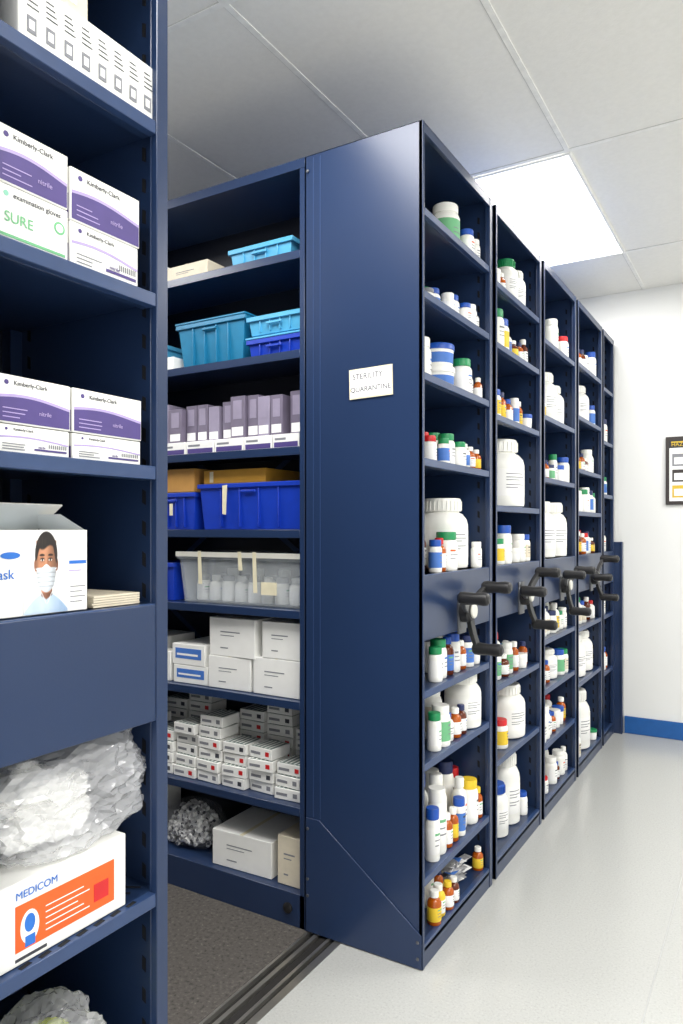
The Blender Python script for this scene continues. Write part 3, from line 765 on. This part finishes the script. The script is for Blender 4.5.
carton(-1.43,-1.250,z,.115,rz=-.015); carton(-1.395,-1.25,z+.1165,.115)
z=LONG[6]
for i,n in enumerate([5,4,5,6,4,4,3]):
    w=.101; x0=-1.99+i*.106
    if x0+w>-1.243: break
    for k in range(n):
        carton(x0+.002,x0+w-.004,z+k*.0365,.034,d=.092,style=3,y=YF+random.uniform(0,.02),name='medicine_box',rz=random.uniform(-.08,.08))
for i,n in enumerate([6,7,5,6,7,5]):
    x0=-1.96+i*.118
    for k in range(n): carton(x0,x0+.105,z+k*.0365,.034,d=.085,style=3,y=YF+.15,name='medicine_box',rz=random.uniform(-.04,.04))
z=.10
e=empty('bag_of_vials')
o=crumple('bag',(-1.765,YF+.095,.165),(.108,.080,.072),'clear_film',4.2,.15,4,zmin=.102,ridge=.5,flat=True); o.parent=e
mb=MB()
for i in range(460):
    a=random.uniform(0,2*math.pi); rr=math.sqrt(random.random()); q=random.random()**.6
    hgt=.120*math.sqrt(max(0,1-rr**3))
    x=-1.765+.102*rr*math.cos(a); y=YF+.095+.072*rr*math.sin(a); zz=.114+hgt*q
    M=Euler((random.uniform(0,3),random.uniform(0,3),0)).to_matrix()
    mb.lathe(x,y,zz,[(.008,-.01),(.008,.004),(.005,.007),(.006,.010)],['foil','foil','text_dark'] if i%3 else ['label_white','label_white','foil'],8,M=M)
mb.make('vials',e)
carton(-1.60,-1.365,z,.115,d=.22,style=0,rz=.03); carton(-1.335,-1.24,z,.15,d=.2,m='cream_card')
carton(-2.12,-1.93,z,.16)

# ------------------------------------------------------------ sign + poster
e=empty('quarantine_sign')
mb=MB(); mb.box(-1.056,-.917,Y0-.004,Y0-.0012,1.576,1.661,'tape',rot=Euler((0,-.02,0))); mb.box(-1.052,-.921,Y0-.0043,Y0-.004,1.580,1.657,'label_white',rot=Euler((0,-.02,0))); mb.make('card',e,bevel=.0004)
text('STERILITY',.0225,(-1.045,Y0-.0046,1.630),'-Y','text_dark',e,roll=.02)
text('QUARANTINE',.0205,(-1.052,Y0-.0046,1.594),'-Y','text_dark',e,roll=.02)
e=empty('wall_poster')
x0,x1,z0,z1=-.55,-.05,1.345,1.734; y=YW
mb=MB(); mb.box(x0,x1,y-.016,y-.001,z0,z1,'frame_dark'); mb.make('frame',e,bevel=.003)
mb=MB(); mb.box(x0+.02,x1-.02,y-.0172,y-.016,z0+.02,z1-.02,'label_white'); mb.box(x0+.02,x1-.02,y-.0176,y-.0172,z1-.065,z1-.02,'poster_dark')
mb.box(x0+.03,x1-.03,y-.0185,y-.0176,z1-.035,z1-.028,'poster_yellow')
for i in range(4):
    for j in range(3):
        xx=x0+.035+i*.11; zz=z0+.04+j*.09
        mb.box(xx,xx+.09,y-.0176,y-.0172,zz,zz+.07,['poster_yellow','frame_dark','text_mid'][(i*2+j)%3]); mb.box(xx+.01,xx+.08,y-.018,y-.0176,zz+.01,zz+.05,'label_white')
mb.make('print',e)
text('HAZARD',.03,(x0+.03,y-.0182,z1-.055),'-Y','poster_yellow',e)
# ------------------------------------------------------------ world & camera
w=bpy.data.worlds.new('World'); sc.world=w; w.use_nodes=True
w.node_tree.nodes['Background'].inputs['Color'].default_value=(1,.985,.96,1); w.node_tree.nodes['Background'].inputs['Strength'].default_value=1.75
cam=bpy.data.cameras.new('camera'); co=bpy.data.objects.new('camera',cam); sc.collection.objects.link(co); sc.camera=co
cam.sensor_width=36; cam.sensor_fit='AUTO'; cam.lens=725/1024*36; cam.shift_y=18/1024; cam.clip_start=.02
co.location=(0,0,1.2); co.rotation_euler=(math.pi/2,0,math.radians(31))
